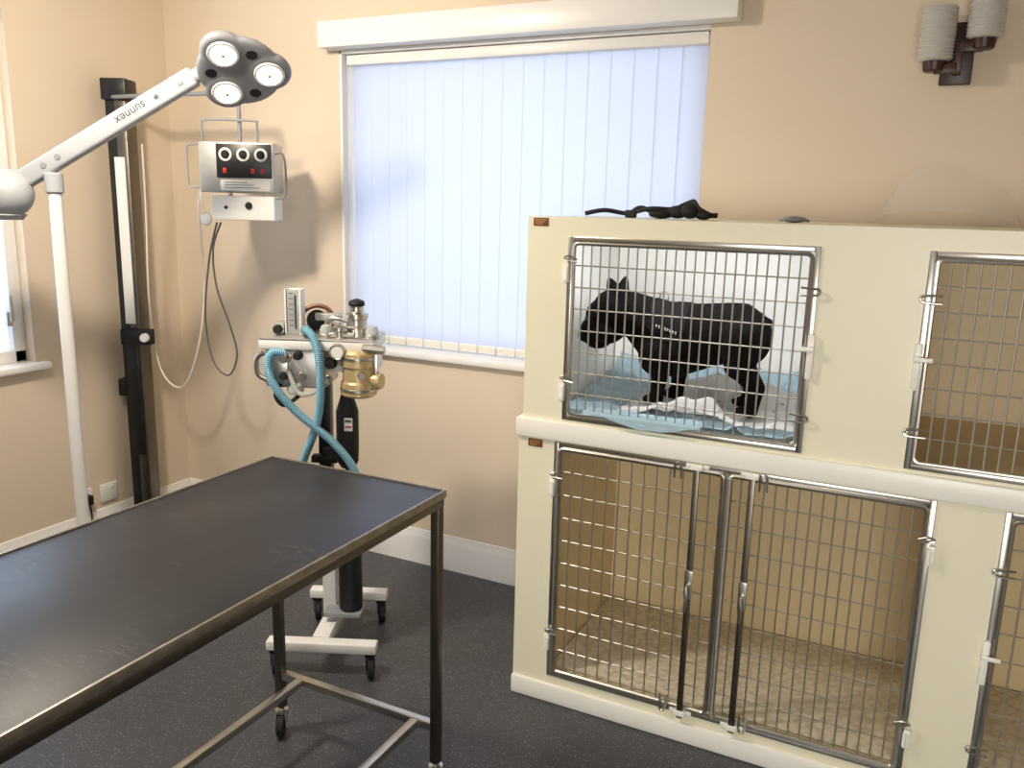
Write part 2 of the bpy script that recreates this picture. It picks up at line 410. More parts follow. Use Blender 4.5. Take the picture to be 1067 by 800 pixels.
# ------------------------------------------------------------ kennels
YC=2.317; 
def C(px,py): return onY(px,py,YC)
kx0=C(546,400).x; kx1=1.25
ztop=C(548,225).z; zr1=C(547,434).z; zr0=C(546,453).z; zb1=C(540,702).z
YK=YB-.03
U1=(C(594,340).x,C(840,360).x,C(590,432).z*.5+C(829,466).z*.5,C(597,252).z*.5+C(848,262).z*.5)
U2x0=C(963,370).x
L1=(C(578,590).x,C(953,650).x,C(573,705).z*.5+C(938,795).z*.5,C(583,470).z*.5+C(966,520).z*.5)
L2x0=C(1036,660).x
L2=(L2x0,kx1-.06,L1[2],L1[3])
U2=(U2x0,min(U2x0+.7,kx1-.1),U1[2],U1[3])
def body(x0,x1,z0,z1,holes,dep=.62,grow=.06,first=1):
    b=nb()
    xs=sorted(set([x0,x1]+[h[0] for h in holes]+[h[1] for h in holes])); zs=sorted(set([z0,z1]+[h[2] for h in holes]+[h[3] for h in holes]))
    V=lambda x,y,z:b.verts.new((x,y,z))
    def quad(p,mi=0): 
        fc=b.faces.new([V(*q) for q in p]); fc.material_index=mi
    for i in range(len(xs)-1):
        for j in range(len(zs)-1):
            mx=(xs[i]+xs[i+1])/2; mz=(zs[j]+zs[j+1])/2
            if any(h[0]<mx<h[1] and h[2]<mz<h[3] for h in holes): continue
            quad([(xs[i],YC,zs[j]),(xs[i+1],YC,zs[j]),(xs[i+1],YC,zs[j+1]),(xs[i],YC,zs[j+1])])
    quad([(x0,YC,z0),(x0,YC,z1),(x0,YK,z1),(x0,YK,z0)]); quad([(x1,YC,z0),(x1,YC,z1),(x1,YK,z1),(x1,YK,z0)])
    quad([(x0,YC,z1),(x1,YC,z1),(x1,YK,z1),(x0,YK,z1)]); quad([(x0,YC,z0),(x1,YC,z0),(x1,YK,z0),(x0,YK,z0)])
    quad([(x0,YK,z0),(x1,YK,z0),(x1,YK,z1),(x0,YK,z1)])
    for hi,h in enumerate(holes):
        a,c,e0,e1=h; g=grow; y1=YC+.03; yd=YC+dep; mi=first if hi==0 else 2
        A=[(a,YC,e0),(c,YC,e0),(c,YC,e1),(a,YC,e1)]; B=[(p[0],y1,p[2]) for p in A]
        zf=max(e0-.006,z0+.01)
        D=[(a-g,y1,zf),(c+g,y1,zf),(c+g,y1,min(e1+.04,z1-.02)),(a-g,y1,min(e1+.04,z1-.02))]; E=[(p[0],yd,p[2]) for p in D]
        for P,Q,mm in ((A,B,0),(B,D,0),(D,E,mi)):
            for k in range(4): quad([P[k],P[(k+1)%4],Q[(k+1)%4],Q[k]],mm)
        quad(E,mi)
    bmesh.ops.remove_doubles(b,verts=b.verts,dist=.0005)
    return b
def soft(o,w=.008):
    md=o.modifiers.new('bevel','BEVEL'); md.width=w; md.segments=3; md.limit_method='ANGLE'; md.angle_limit=math.radians(50)
xc=(kx0+kx1)/2
ku=thing('kennel_bank','cream moulded upper kennel with the black dog inside, on top of the lower one','kennel',(xc,(YC+YK)/2,zr1))
o=obj('body',body(kx0,kx1,zr1,ztop,[U1,U2],grow=.07),[m_cage,m_inner_lit,m_inner_shade],ku,True); soft(o)
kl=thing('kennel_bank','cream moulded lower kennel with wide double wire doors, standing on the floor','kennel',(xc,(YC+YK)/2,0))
o=obj('body',body(kx0-.012,kx1,zb1,zr0,[L1,L2],grow=.02,first=2),[m_cage,m_cage,m_inner_shade],kl,True); soft(o)
b=nb(); bx(b,kx0-.02,kx1,YC-.014,YK,zr0,zr1,.006); obj('dividing_rail',b,m_cagew,kl,True)
b=nb(); bx(b,kx0-.016,kx1,YC-.012,YK,0,zb1,.008); obj('plinth',b,m_cagew,kl,True)
for h in (L1,L2):
    b=nb(); bx(b,h[0]-.015,h[1]+.015,YC+.035,YC+.6,h[2]-.004,h[2]+.006,.002); obj('floor_tray',b,m_kfl,kl,True)
for bank,hs in ((ku,(U1,U2)),(kl,(L1,L2))):
    for h in hs:
        b=nb(); w=.015; y0,y1=YC-.005,YC+.006
        bx(b,h[0]-w,h[0],y0,y1,h[2]-w,h[3]+w,.002); bx(b,h[1],h[1]+w,y0,y1,h[2]-w,h[3]+w,.002); bx(b,h[0],h[1],y0,y1,h[2]-w,h[2],.002); bx(b,h[0],h[1],y0,y1,h[3],h[3]+w,.002)
        obj('opening_frame',b,m_steel,bank,True)
b=nb(); lx0=U1[0]+.06; lx1=U1[1]-.06; lzz=min(U1[3]+.04,ztop-.02)
bx(b,lx0,lx1,YC+.06,YC+.10,lzz-.016,lzz-.001,.003); obj('fill_light_case',b,m_plast,ku,True)  # housing for the fill light added inside the upper kennel
def door(bank,x0,x1,z0,z1,nv,nh,hinge,latch=True,rod=None,fr=.006):
    y=YC-.002
    b=nb(); r=fr
    P=[]; rc=.015
    for (cx,cz,a0) in ((x1-rc,z1-rc,0),(x0+rc,z1-rc,90),(x0+rc,z0+rc,180),(x1-rc,z0+rc,270)):
        for k in range(6):
            a=math.radians(a0+18*k); P.append((cx+rc*math.cos(a),y,cz+rc*math.sin(a)))
    tube(b,P,r,8,True)
    d=obj('door',b,m_steel,bank,True)
    b=nb()
    for i in range(1,nv):
        x=x0+(x1-x0)*i/nv; tube(b,[(x,y,z0),(x,y,z1)],.0027,6)
    for i in range(1,nh):
        z=z0+(z1-z0)*i/nh; tube(b,[(x0,y+.005,z),(x1,y+.005,z)],.0023,6)
    obj('wire_grid',b,m_wire,d,True)
    hx=x0 if hinge<0 else x1
    for z in (z0+(z1-z0)*.13,z1-(z1-z0)*.17):
        b=nb(); xx=hx+hinge*.022
        bx(b,xx-.009,xx+.009,YC-.012,YC,z-.028,z+.028,.003); cyl(b,(xx-hinge*.006,YC-.015,z-.02),(xx-hinge*.006,YC-.015,z+.02),.005,.005,10)
        for s in (-1,1): lathe(b,[(0,.0025),(.004,.002),(.0045,0)],(xx+hinge*.003,YC-.0115,z+s*.018),(0,-1,0),8)
        obj('hinge',b,m_cagew,d,True)
        b=nb(); tube(b,crom([(hx-hinge*.012,y-.004,z+.04),(hx+hinge*.01,y-.01,z+.05),(hx+hinge*.026,y-.012,z+.045),(hx+hinge*.01,y-.012,z+.038),(hx-hinge*.012,y-.004,z+.033)],6),.0028,6); obj('door_loop',b,m_steel,d,True)
    if latch:
        lx=x1 if hinge<0 else x0; s=-hinge; z=(z0+z1)/2-.01
        b=nb(); bx(b,lx+s*.018-.009,lx+s*.018+.009,YC-.014,YC,z-.06,z+.06,.004)
        lathe(b,[(0,.01),(.007,.01),(.009,.006),(.009,0)],(lx+s*.018,YC-.014,z+.02),(0,-1,0),14)
        box(b,(lx+s*.006,YC-.022,z+.02),(.045,.007,.012),None,.003)
        obj('latch',b,m_cagew,d,True)
        for k in (-1,1):
            b=nb()
            zz=z+k*(z1-z0)*.33; tube(b,crom([(lx-s*.02,y-.006,zz+.01),(lx+s*.02,y-.012,zz+.008),(lx+s*.028,y-.012,zz),(lx+s*.02,y-.012,zz-.008),(lx-s*.02,y-.006,zz-.01)],6),.0032,6)
            obj('retaining_loop',b,m_steel,d,True)
    if rod is not None:
        b=nb(); bx(b,rod-.009,rod+.009,YC-.018,YC-.009,z0-.03,z1+.012,.002)
        obj('bolt_rod',b,m_steeld,d,True)
        b=nb(); zc=(z0+z1)/2+.03
        bx(b,rod-.012,rod+.012,YC-.022,YC-.016,zc-.045,zc+.045,.003); cyl(b,(rod,YC-.022,zc),(rod,YC-.045,zc),.006,.006,12); tube(b,crom([(rod,YC-.045,zc+.005),(rod+.004,YC-.05,zc-.03),(rod,YC-.047,zc-.07)],6),.005,8)
        obj('handle',b,m_steel,d,True)
        for zz in (z1+.012,z0-.014):
            b=nb()
            bx(b,rod-.018,rod+.018,YC-.022,YC-.004,zz-.009,zz+.009,.003)
            bx(b,rod-.034,rod+.034,YC-.007,YC-.002,zz-.008,zz+.008,.002)
            for s in (-1,1): lathe(b,[(0,.003),(.004,.002),(.005,0)],(rod+s*.026,YC-.007,zz),(0,-1,0),8)
            obj('bolt_guide',b,m_cagew,d,True)
        for xx in (rod-(.055 if hinge<0 else -.03),):
            b=nb(); zz=z1; tube(b,crom([(xx-.01,y-.006,zz-.03),(xx-.008,y-.014,zz+.012),(xx,y-.014,zz+.02),(xx+.008,y-.014,zz+.012),(xx+.01,y-.006,zz-.03)],6),.003,6); obj('door_loop',b,m_steel,d,True)
            b=nb(); zz=z0; tube(b,crom([(xx-.01,y-.006,zz+.03),(xx-.008,y-.014,zz-.012),(xx,y-.014,zz-.02),(xx+.008,y-.014,zz-.012),(xx+.01,y-.006,zz+.03)],6),.003,6); obj('door_loop',b,m_steel,d,True)
    return d
g=.005
door(ku,U1[0]+g,U1[1]-g,U1[2]+g,U1[3]-g,24,8,-1)
door(ku,U2[0]+g,U2[1]-g,U2[2]+g,U2[3]-g,22,8,1)
xm1=(C(754,500).x+C(741,740).x)/2
door(kl,L1[0]+g,xm1-.008,L1[2]+g,L1[3]-g,13,10,-1,False,C(718,615).x,.0085)
door(kl,xm1+.010,L1[1]-g,L1[2]+g,L1[3]-g,16,10,1,False,C(774,625).x,.0085)
door(kl,L2[0]+g,L2[1]-g,L2[2]+g,L2[3]-g,24,10,1)
for bank,(px,py) in ((ku,(564,231)),(kl,(558,461))):
    p=C(px,py); b=nb(); bx(b,p.x-.024,p.x+.024,YC-.003,YC+.001,p.z-.012,p.z+.012,.001); g0=obj('maker_tag',b,m_tag,bank,True)
    b=nb()
    for k in range(3):
        z=p.z+.006-.006*k; bx(b,p.x-.018,p.x+.018-.006*k,YC-.0036,YC-.0028,z-.0012,z+.0012)
    obj('tag_print',b,m_gold,g0,True)

# ------------------------------------------------------------ dog
YD=2.53
zf=U1[2]+.0
def D(px,py,dy=0): 
    p=onY(px,py,YD); return Vector((p.x,YD+dy,p.z))
def cap(b,p0,p1,r0,r1,n=10):
    p0=Vector(p0);p1=Vector(p1)
    for i in range(n+1):
        t=i/n; ball(b,p0.lerp(p1,t),r0+(r1-r0)*t,sub=2)
def voxel(b,vs,sm):
    me=bpy.data.meshes.new('v'); b.to_mesh(me); b.free(); o=bpy.data.objects.new('v',me); COL.objects.link(o)
    r=o.modifiers.new('r','REMESH'); r.mode='VOXEL'; r.voxel_size=vs
    s=o.modifiers.new('s','SMOOTH'); s.iterations=sm; s.factor=.6
    bpy.context.view_layer.update(); dg=bpy.context.evaluated_depsgraph_get()
    m2=bpy.data.meshes.new_from_object(o.evaluated_get(dg)); bpy.data.objects.remove(o); bb=nb(); bb.from_mesh(m2); return bb
b=nb()
ST=[(666,336,.062,.074),(680,346,.074,.100),(692,354,.082,.116),(708,354,.081,.116),(726,352,.077,.106),(744,349,.072,.097),(760,347,.069,.092),(775,348,.070,.092),(788,352,.060,.076)]
for i in range(len(ST)-1):
    a_,c_=ST[i],ST[i+1]; n=6
    for j in range(n+1):
        tt=j/n; v=[a_[k]+(c_[k]-a_[k])*tt for k in range(4)]
        ball(b,D(v[0],v[1]),1,(.045,v[2],v[3]))
ball(b,D(684,368,-.01),1,(.052,.066,.068))
cap(b,D(692,342),D(654,324,-.015),.086,.070)
ball(b,D(642,320,-.02),1,(.066,.070,.060)); ball(b,D(630,327,-.025),1,(.050,.062,.050)); ball(b,D(636,342,-.025),1,(.056,.062,.046))
ball(b,D(620,341,-.028),1,(.034,.050,.038)); ball(b,D(615,347,-.03),1,(.025,.046,.025)); ball(b,D(626,356,-.025),1,(.036,.042,.018))
for (tx_,ty_,bx_,by_,dy) in ((659,286,652,311,-.056),(631,290,638,309,.030)):
    tip=D(tx_,ty_,dy); base=D(bx_,by_,dy)
    n=14
    for i in range(n+1):
        tt=i/n; w=.031*(1-tt)**.75+.0045
        ball(b,base.lerp(tip,tt),1,(w*.95,w*.5,w*.95),sub=2)
fl=zf+.032
for s in (-1,1):
    dy=s*.060
    ox=0 if s<0 else .03
    X=D(692,400).x+ox
    sh=D(690,366,dy*.9); el=Vector((X+.006,YD+dy,fl+.155)); wr=Vector((X-.002,YD+dy,fl+.06)); pw=Vector((X-.004,YD+dy,fl+.016))
    cap(b,sh,el,.056,.036); cap(b,el,wr,.035,.024); cap(b,wr,pw,.024,.022,4)
    ball(b,pw+Vector((-.012,0,-.002)),1,(.034,.027,.017))
    ox=.0 if s<0 else -.035
    X=D(786,400).x+ox
    hip=D(777,352,dy*.75); kn=Vector((X-.036,YD+dy*1.05,fl+.150)); hk=Vector((X+.018,YD+dy,fl+.085)); pw=Vector((X+.006,YD+dy,fl+.015))
    cap(b,hip,kn,.068,.048); cap(b,kn,hk,.043,.026); cap(b,hk,pw,.024,.022,5); ball(b,pw+Vector((-.014,0,-.002)),1,(.034,.026,.016))
ball(b,D(800,336),1,(.016,.016,.014))
db=voxel(b,.005,5)
bvh=BVHTree.FromBMesh(db); db.normal_update()
hb_=db.copy()
xa,xb,xc_,xd=D(682,350).x,D(719,350).x,D(708,350).x,D(718,350).x
zt_=D(700,350).z
kill=[]
for fc in hb_.faces:
    c=fc.calc_center_median()
    frac=(c.x-xa)/(xb-xa)
    zl=zt_-.01+.08*abs(frac-.5)**1.3
    saddle= 0<frac<1 and c.z>zl
    belt= xc_<c.x<xd and c.z>D(712,392).z
    if not (saddle or belt): kill.append(fc)
bmesh.ops.delete(hb_,geom=kill,context='FACES')
for v in hb_.verts: v.co+=v.normal*.003
bmesh.ops.solidify(hb_,geom=hb_.faces[:],thickness=.003)
dog=tag(obj('dog',db,m_fur,ang=180),'small black bat-eared dog in a black harness, standing in the upper kennel facing left','dog')
har=obj('harness',hb_,m_harn,dog,ang=60)
def stick(px,py,dy,dr=(1,0,0)):
    o_=D(px,py,dy); h=bvh.ray_cast(o_,Vector(dr)); return h[0] if h[0] is not None else o_
for dy in (-.066,.016):
    b=nb(); p=stick(560,324,dy); ball(b,p+Vector((.004,0,0)),.0095,sub=2); obj('eye',b,m_eye,dog)
b=nb(); p=stick(560,336,-.03); ball(b,p+Vector((.002,0,0)),1,(.009,.017,.012),sub=2); obj('nose',b,m_nose,dog)
p=stick(694,280,0,(0,0,-1))
b=nb(); tube(b,[(p.x+.014*math.cos(2*PI*i/16),p.y,p.z+.012+.014*math.sin(2*PI*i/16)) for i in range(16)],.0025,6,True); obj('lead_ring',b,m_steel,har)
p=stick(702,340,-.2,(0,1,0)); b=nb()
for k in range(8):
    q=p+Vector((-.03+.0085*k,0,.008-.0025*k)); h=bvh.ray_cast(q+Vector((0,-.2,0)),Vector((0,1,0)))
    if h[0] is not None: box(b,h[0]+h[1]*.0065,(.0045,.002,.010 if k%2 else .008),None,.0006)
obj('lettering',b,m_pale,har)
# bedding
def cloth(fn,x0,x1,y0,y1,nx,ny,th=.004):
    b=nb(); G=[[b.verts.new(fn(x0+(x1-x0)*i/nx,y0+(y1-y0)*j/ny)) for j in range(ny+1)] for i in range(nx+1)]
    for i in range(nx):
        for j in range(ny): b.faces.new((G[i][j],G[i+1][j],G[i+1][j+1],G[i][j+1]))
    r=bmesh.ops.solidify(b,geom=b.faces[:],thickness=th)
    return b
ix0=U1[0]-.06; ix1=U1[1]+.06
def gau(x,y,cx,cy,sx,sy): return math.exp(-((x-cx)/sx)**2-((y-cy)/sy)**2)
def rid(x,y,s,o): return 1-abs(noise.noise(Vector((x*s,y*s,o))))*2
def f_pad(x,y):
    away=1-math.exp(-((y-YD)/.1)**2)*.6
    n=max(0,rid(x,y,8,1.3))**3*.024*away+noise.noise(Vector((x*22,y*22,4)))*.003
    z=zf+.004+max(0,n)+.09*max(0,(y-2.8)/.12)**1.3
    z+=.075*gau(x,y,ix1-.03,2.62,.05,.3)+.05*gau(x,y,ix0+.05,2.7,.07,.12)
    return (x+n*.3,y,z)
pad=tag(obj('absorbent_pad',cloth(f_pad,ix0+.015,ix1-.015,YC+.045,2.915,110,80),m_pad,ang=80),'crumpled pale blue absorbent pad lining the floor of the upper kennel','pad')
wx=lambda px:onY(px,420,2.45).x
def f_bl(x,y):
    n=max(0,rid(x,y,9,7.3))**3*.010+noise.noise(Vector((x*30,y*30,2)))*.004
    z=zf+.018+max(0,n)
    k=1+.5*noise.noise(Vector((x*14,y*14,9)))
    z+=(.070*gau(x,y,wx(740),2.400,.055,.030)+.045*gau(x,y,wx(715),2.395,.045,.028)+.03*gau(x,y,wx(690),2.39,.04,.03)+.025*gau(x,y,wx(815),2.40,.05,.03))*k
    z+=.075*gau(x,y,wx(740),2.75,.2,.07)
    return (x+n*.5,y+n*.3,z)
tag(obj('blanket',cloth(f_bl,wx(650),ix1-.06,YC+.055,2.84,110,80,.004),m_blank,ang=80),'rumpled white fleece blanket with grey spots under the black dog','blanket')
def f_h(x,y):
    n=noise.noise(Vector((x*16,y*20,3)))*.012
    edge=.032*(1-abs((x-wx(690))/.14)**2)
    if y<.4: return (x,YC+.05-y*.14,U1[2]+.022+abs(n))
    return (x+n,YC-.016-abs(n)*.5-(y-.4)*.01,U1[2]+.018-(y-.4)*max(.004,edge)*1.4)
tag(obj('absorbent_pad',cloth(f_h,wx(625),wx(745),0,1,36,14,.002),m_pad,ang=80),'pale blue pad edge poking out under the upper kennel door','pad')

# ------------------------------------------------------------ items on kennels
x=onY(675,224,2.62).x
hn=thing('dog_harness','black webbing harness lying in a heap on top of the kennels','harness',(x,2.62,ztop))
def Hh(px,dz,dy=0): q=onY(px,224,2.62); return Vector((q.x,2.62+dy,ztop+.010+dz))
b=nb(); tube(b,crom([Hh(612,0,-.02),Hh(630,.012,.0),Hh(650,.004,.03),Hh(680,.020,-.03),Hh(700,.020,.0),Hh(712,.036,.02),Hh(722,.044,0),Hh(730,.022,-.02),Hh(742,.002,0)],8),.008,8,False,.8); obj('strap',b,m_cloth,hn,True)
b=nb(); tube(b,crom([Hh(650,0,.05),Hh(664,.022,.03),Hh(684,.004,.05),Hh(704,.026,.06),Hh(726,.006,.05),Hh(744,.004,.04)],8),.009,8,False,.7); obj('strap',b,m_cloth,hn,True)
b=nb()
for (q,dz,rx,rz_) in ((690,.004,.040,.014),(706,.012,.034,.020),(720,.016,.030,.024),(733,.004,.026,.014)): ball(b,Hh(q,dz,.01*((q%3)-1)),1,(rx,.035,rz_))
obj('chest_pad',b,m_cloth,hn,True)
b=nb(); bx(b,Hh(664,0).x-.018,Hh(664,0).x+.018,2.55,2.565,ztop+.001,ztop+.025,.004); obj('buckle',b,m_rub,hn,True)
b=nb(); c0=onY(985,226,2.72); n=24
A=[];B=[]
for i in range(n+1):
    a=PI*(i/n); A.append(b.verts.new((c0.x+.19*math.cos(a)*-1,2.72+.05*math.sin(a),ztop+.004+.05*math.sin(a)*(1-.5*i/n)))); B.append(b.verts.new((c0.x-.17*math.cos(a)+.02,2.86+.05*math.sin(a),ztop+.02+.20*math.sin(a)**.7*(1-.5*i/n))))
for i in range(n): b.faces.new((A[i],A[i+1],B[i+1],B[i]))
tag(obj('plastic_sheet',b,m_film,ang=80),'curled clear plastic sheet lying on top of the kennels below the wall light','plastic sheet')
b=nb(); q=onY(828,229,2.6); ball(b,(q.x,2.6,ztop+.010),1,(.035,.03,.010)); tube(b,crom([(q.x-.04,2.6,ztop+.006),(q.x,2.57,ztop+.016),(q.x+.04,2.6,ztop+.006)],8),.004,8)
tag(obj('grey_cloth',b,m_lampd),'small crumpled grey cloth on top of the kennels right of the harness','cloth')

# ------------------------------------------------------------ wall light
yw=YB-.09
Lc=onY(977,37,yw); Rc=onY(1029,15,yw)
sc=thing('wall_light','two-shade wall light on dark wooden bracket above the kennels','wall light',(onY(998,60,YB).x,YB,onY(998,60,YB).z))
p0=onY(990,24,YB-.02); p1=onY(1008,88,YB-.02)
b=nb(); bx(b,p0.x-.012,p1.x+.008,YB-.025,YB-.001,p1.z,p0.z,.004); obj('backplate',b,m_dwood,sc,True)
b=nb()
for c,zz in ((Lc,onY(977,72,yw).z),(Rc,onY(1029,48,yw).z)):
    bx(b,min(c.x,(p0.x+p1.x)/2),max(c.x,(p0.x+p1.x)/2),yw-.014,yw+.014,zz-.014,zz+.014,.003)
bx(b,(p0.x+p1.x)/2-.012,(p0.x+p1.x)/2+.012,yw-.012,YB-.02,onY(977,72,yw).z-.012,onY(1029,48,yw).z+.012,.003)
obj('arm',b,m_dwood,sc,True)
for c,zt,zb in ((Lc,onY(977,8,yw).z,onY(977,64,yw).z),(Rc,onY(1029,-18,yw).z,onY(1029,40,yw).z)):
    b=nb(); cyl(b,(c.x,yw,zb-.03),(c.x,yw,zb+.005),.03,.034,20,.004); obj('shade_holder',b,m_dwood,sc,True)
    b=nb(); r=.048; nn=30
    pr=[(0,0),(r*.8,0)]+[(r+(.0022 if i%2 else -.0012),.004+(zt-zb-.004)*i/nn) for i in range(nn+1)]+[(r-.005,zt-zb),(r-.006,.01),(0,.01)]
    lathe(b,pr,(c.x,yw,zb),(0,0,1),32); obj('lamp_shade',b,m_shade,sc,True)

# ------------------------------------------------------------ post
XP=XL+.085
pc=onX(138,300,XP); pX,pY=pc.x,pc.y
pt=onX(130,84,XP).z
po=thing('equipment_post','tall black and steel rail post standing against the wall in the corner','post',(pX,pY,0),.45)
b=nb(); bx(b,-.045,.02,-.045,.045,0,pt,.004); obj('rail',b,m_black,po)
b=nb(); bx(b,.0,.046,-.052,.05,.02,pt-.09,.003); obj('steel_channel',b,m_steeld,po)
b=nb(); bx(b,-.015,.03,-.058,-.051,onX(145,335,XP).z,onX(140,165,XP).z,.002); obj('white_strip',b,m_white,po,label='near-white strip')  # near-white strip along the front of the post
b=nb(); bx(b,-.055,.055,-.06,.055,pt-.09,pt,.006); obj('top_cap',b,m_black,po)
b=nb(); bx(b,-.02,.034,-.062,-.05,onX(150,470,XP).z,onX(150,350,XP).z,.003); obj('lower_cover',b,m_black,po)
zc=onX(155,346,XP).z
b=nb(); bx(b,-.03,.11,-.09,-.045,zc-.035,zc+.035,.005); cl=obj('clamp',b,m_rub,po)
b=nb(); lathe(b,[(0,.02),(.018,.02),(.02,.014),(.02,0)],(.085,-.09,zc),(0,-1,0),16); obj('clamp_knob',b,m_plast,cl)
zc=onX(130,405,XP).z
b=nb(); bx(b,-.075,-.04,-.05,.02,zc-.04,zc+.04,.004); obj('side_bracket',b,m_rub,po)
za=onY(180,100,pY).z
mp=onY(252,190,2.68)
rz=.5
FRp=FR[po]
def W2P(v): return FRp.inverted()@Vector(v)
b=nb(); tube(b,[W2P((pX,pY-.05,za)),W2P((mp.x+.0,2.68,za))],.009,10)
obj('support_arm',b,m_lampd,po)
# ------------------------------------------------------------ monitor
mo=thing('anaesthetic_monitor','boxy pale metal control unit with dials hanging from the post arm','medical monitor',(mp.x,2.68,mp.z),rz)
def mz(py): return onY(250,py,2.68).z-mp.z
S1=.0040
def mxl(px): return (px-252)*S1*1.03
u0,u1=mz(201),mz(149)
b=nb(); bx(b,mxl(216),mxl(288),-.07,.09,u0,u1,.006); obj('casing',b,m_alu,mo)
b=nb(); bx(b,mxl(233),mxl(286),-.074,-.069,mz(186),mz(151),.003); pn=obj('control_panel',b,m_panel,mo)
for i,pxx in enumerate((242,259,276)):
    b=nb(); lathe(b,[(0,.003),(.025,.003),(.0265,0)],(mxl(pxx),-.074,mz(162)),(0,-1,0),24); sc_=obj('dial_scale',b,m_plast,pn)
    b=nb(); lathe(b,[(0,.018),(.012,.018),(.015,.005),(.017,.003)],(mxl(pxx),-.074,mz(162)),(0,-1,0),20); box(b,(mxl(pxx),-.093,mz(162)),(.003,.003,.02),None); obj('dial',b,m_rub,pn)
for pxx in (241,268,277):
    b=nb(); bx(b,mxl(pxx)-.007,mxl(pxx)+.007,-.078,-.073,mz(181),mz(176),.001); obj('red_switch',b,m_red,pn)
b=nb(); bx(b,mxl(236),mxl(284),-.073,-.069,mz(199),mz(188),.002); ns_=obj('name_strip',b,m_plast,mo)
b=nb()
for k in range(3): bx(b,mxl(240),mxl(262+6*k),-.0736,-.0728,mz(190.5+2.6*k)-.0012,mz(190.5+2.6*k)+.0012)
obj('strip_print',b,m_text,ns_)
b=nb(); bx(b,mxl(226),mxl(287),-.065,.08,mz(229),mz(204),.006); lo=obj('lower_casing',b,m_plast,mo)
b=nb(); lathe(b,[(0,.012),(.012,.012),(.015,0)],(mxl(262),-.065,mz(214)),(0,-1,0),16); obj('knob',b,m_rub,lo)
b=nb(); lathe(b,[(0,.008),(.006,.008),(.007,0)],(mxl(240),-.065,mz(216)),(0,-1,0),12); obj('knob',b,m_rub,lo)
for q in (240,275):
    b=nb(); cyl(b,(mxl(q),0,mz(206)),(mxl(q),0,mz(199)),.01); obj('spacer',b,m_steel,mo)
b=nb()
tube(b,crom([(mxl(217),-.02,mz(152)),(mxl(217),-.02,mz(130)),(mxl(222),-.02,mz(126)),(mxl(266),-.02,mz(126)),(mxl(270),-.02,mz(130)),(mxl(270),-.02,mz(152))],6),.005,8)
obj('top_handle',b,m_lampd,mo)
b=nb()
tube(b,crom([(mxl(216),-.04,mz(152)),(mxl(205),-.04,mz(153)),(mxl(203),-.04,mz(160)),(mxl(203),-.04,mz(190)),(mxl(206),-.04,mz(196)),(mxl(216),-.04,mz(196))],6),.004,8); obj('side_handle',b,m_lampd,mo)
b=nb()
tube(b,crom([(mxl(288),-.04,mz(160)),(mxl(296),-.04,mz(162)),(mxl(298),-.04,mz(195)),(mxl(294),-.04,mz(205)),(mxl(284),-.04,mz(206))],6),.004,8)
obj('side_handle',b,m_lampd,mo)
b=nb(); cyl(b,(0,.0,mz(150)),(0,.0,za-mp.z-.009),.008); obj('hanger',b,m_lampd,mo)
yq=2.7
def Q(px,py,y=yq): return onY(px,py,y)
b=nb(); tube(b,crom([Q(214,186,2.6),Q(207,215,2.62),Q(213,300,2.7),Q(206,365,2.72),Q(190,403,2.74),Q(168,385,2.74),Q(156,320,2.72),Q(152,220,2.7),Q(148,150,2.64)],12),.0042,8)
tag(obj('white_cable',b,m_wcable),'long white cable looping from the dial unit down beside the post','cable')
b=nb(); tube(b,crom([Q(226,232,2.62),Q(218,270,2.66),Q(214,330,2.7),Q(222,375,2.72),Q(238,391,2.72),Q(247,370,2.72),Q(240,340,2.7),Q(226,300,2.66),Q(222,260,2.64),Q(230,232,2.61)],12),.0042,8)
tag(obj('grey_cable',b,m_gcable),'dark grey cable hanging in a loop below the dial unit','cable')
b=nb(); c=Q(215,228,2.58); ball(b,c,1,(.028,.018,.028)); tube(b,crom([c,Q(210,210,2.58),Q(209,198,2.59)],8),.0035,8)
tag(obj('breathing_probe',b,m_plast),'small white round probe hanging at the left of the dial unit','probe')

# ------------------------------------------------------------ examination lamp
A=onY(20,190,1.92); B=onY(203,79,2.2); H=onY(250,74,2.27); BL=onY(6,201,1.89)
PT=onY(56,186,1.97); 
d=(B-A).normalized()
la=thing('examination_lamp','floor-standing grey examination lamp with three round lights on a long arm','medical lamp',(PT.x,PT.y,0))
b=nb(); cyl(b,(PT.x,PT.y,.07),(PT.x,PT.y,PT.z+.0),.022,.022,20,.003); obj('pole',b,m_plast,la,True)
b=nb()
for i in range(5):
    a=2*PI*i/5+.3; ex=Vector((math.cos(a),math.sin(a),0))*.25; c=Vector((PT.x,PT.y,.085)); tube(b,[c,c+ex*.5,c+ex+Vector((0,0,-.02))],lambda k:.02-.004*k,8)
cyl(b,(PT.x,PT.y,.06),(PT.x,PT.y,.13),.045,.03,20,.005)
obj('base',b,m_lamp,la,True)
for i in range(5):
    a=2*PI*i/5+.3; ex=Vector((math.cos(a),math.sin(a),0))*.24
    castor(la,PT.x+ex.x,PT.y+ex.y,.068,.026,a,True)
side=d.cross(Vector((0,0,1))).normalized(); up=side.cross(d)
Ra=Matrix((d,side,up)).transposed()
b=nb(); L=(B-A).length; box(b,(A+B)/2,(L,.045,.066),Ra,.012,3); ar=obj('arm',b,m_lamp,la,True)
for tt in (.16,.24,.93):
    b=nb()
    p=A.lerp(B,tt)
    lathe(b,[(0,.004),(.01,.003),(.012,0)],p+side*.0225,side,12); obj('screw_cover',b,m_lampd,ar,True)
sgn=1 if side.dot(CAM-A)>0 else -1
sd=side*sgn
b=textmesh('sunnex',.042)
tx=-d.copy(); ty=sd.cross(tx)
MT=Matrix((tx,ty,sd)).transposed().to_4x4(); MT.translation=A.lerp(B,.655)+sd*.0232
b.transform(MT); tn=obj('maker_name',b,m_text,ar,True)
b=nb(); c=A.lerp(B,.80)+sd*.0232
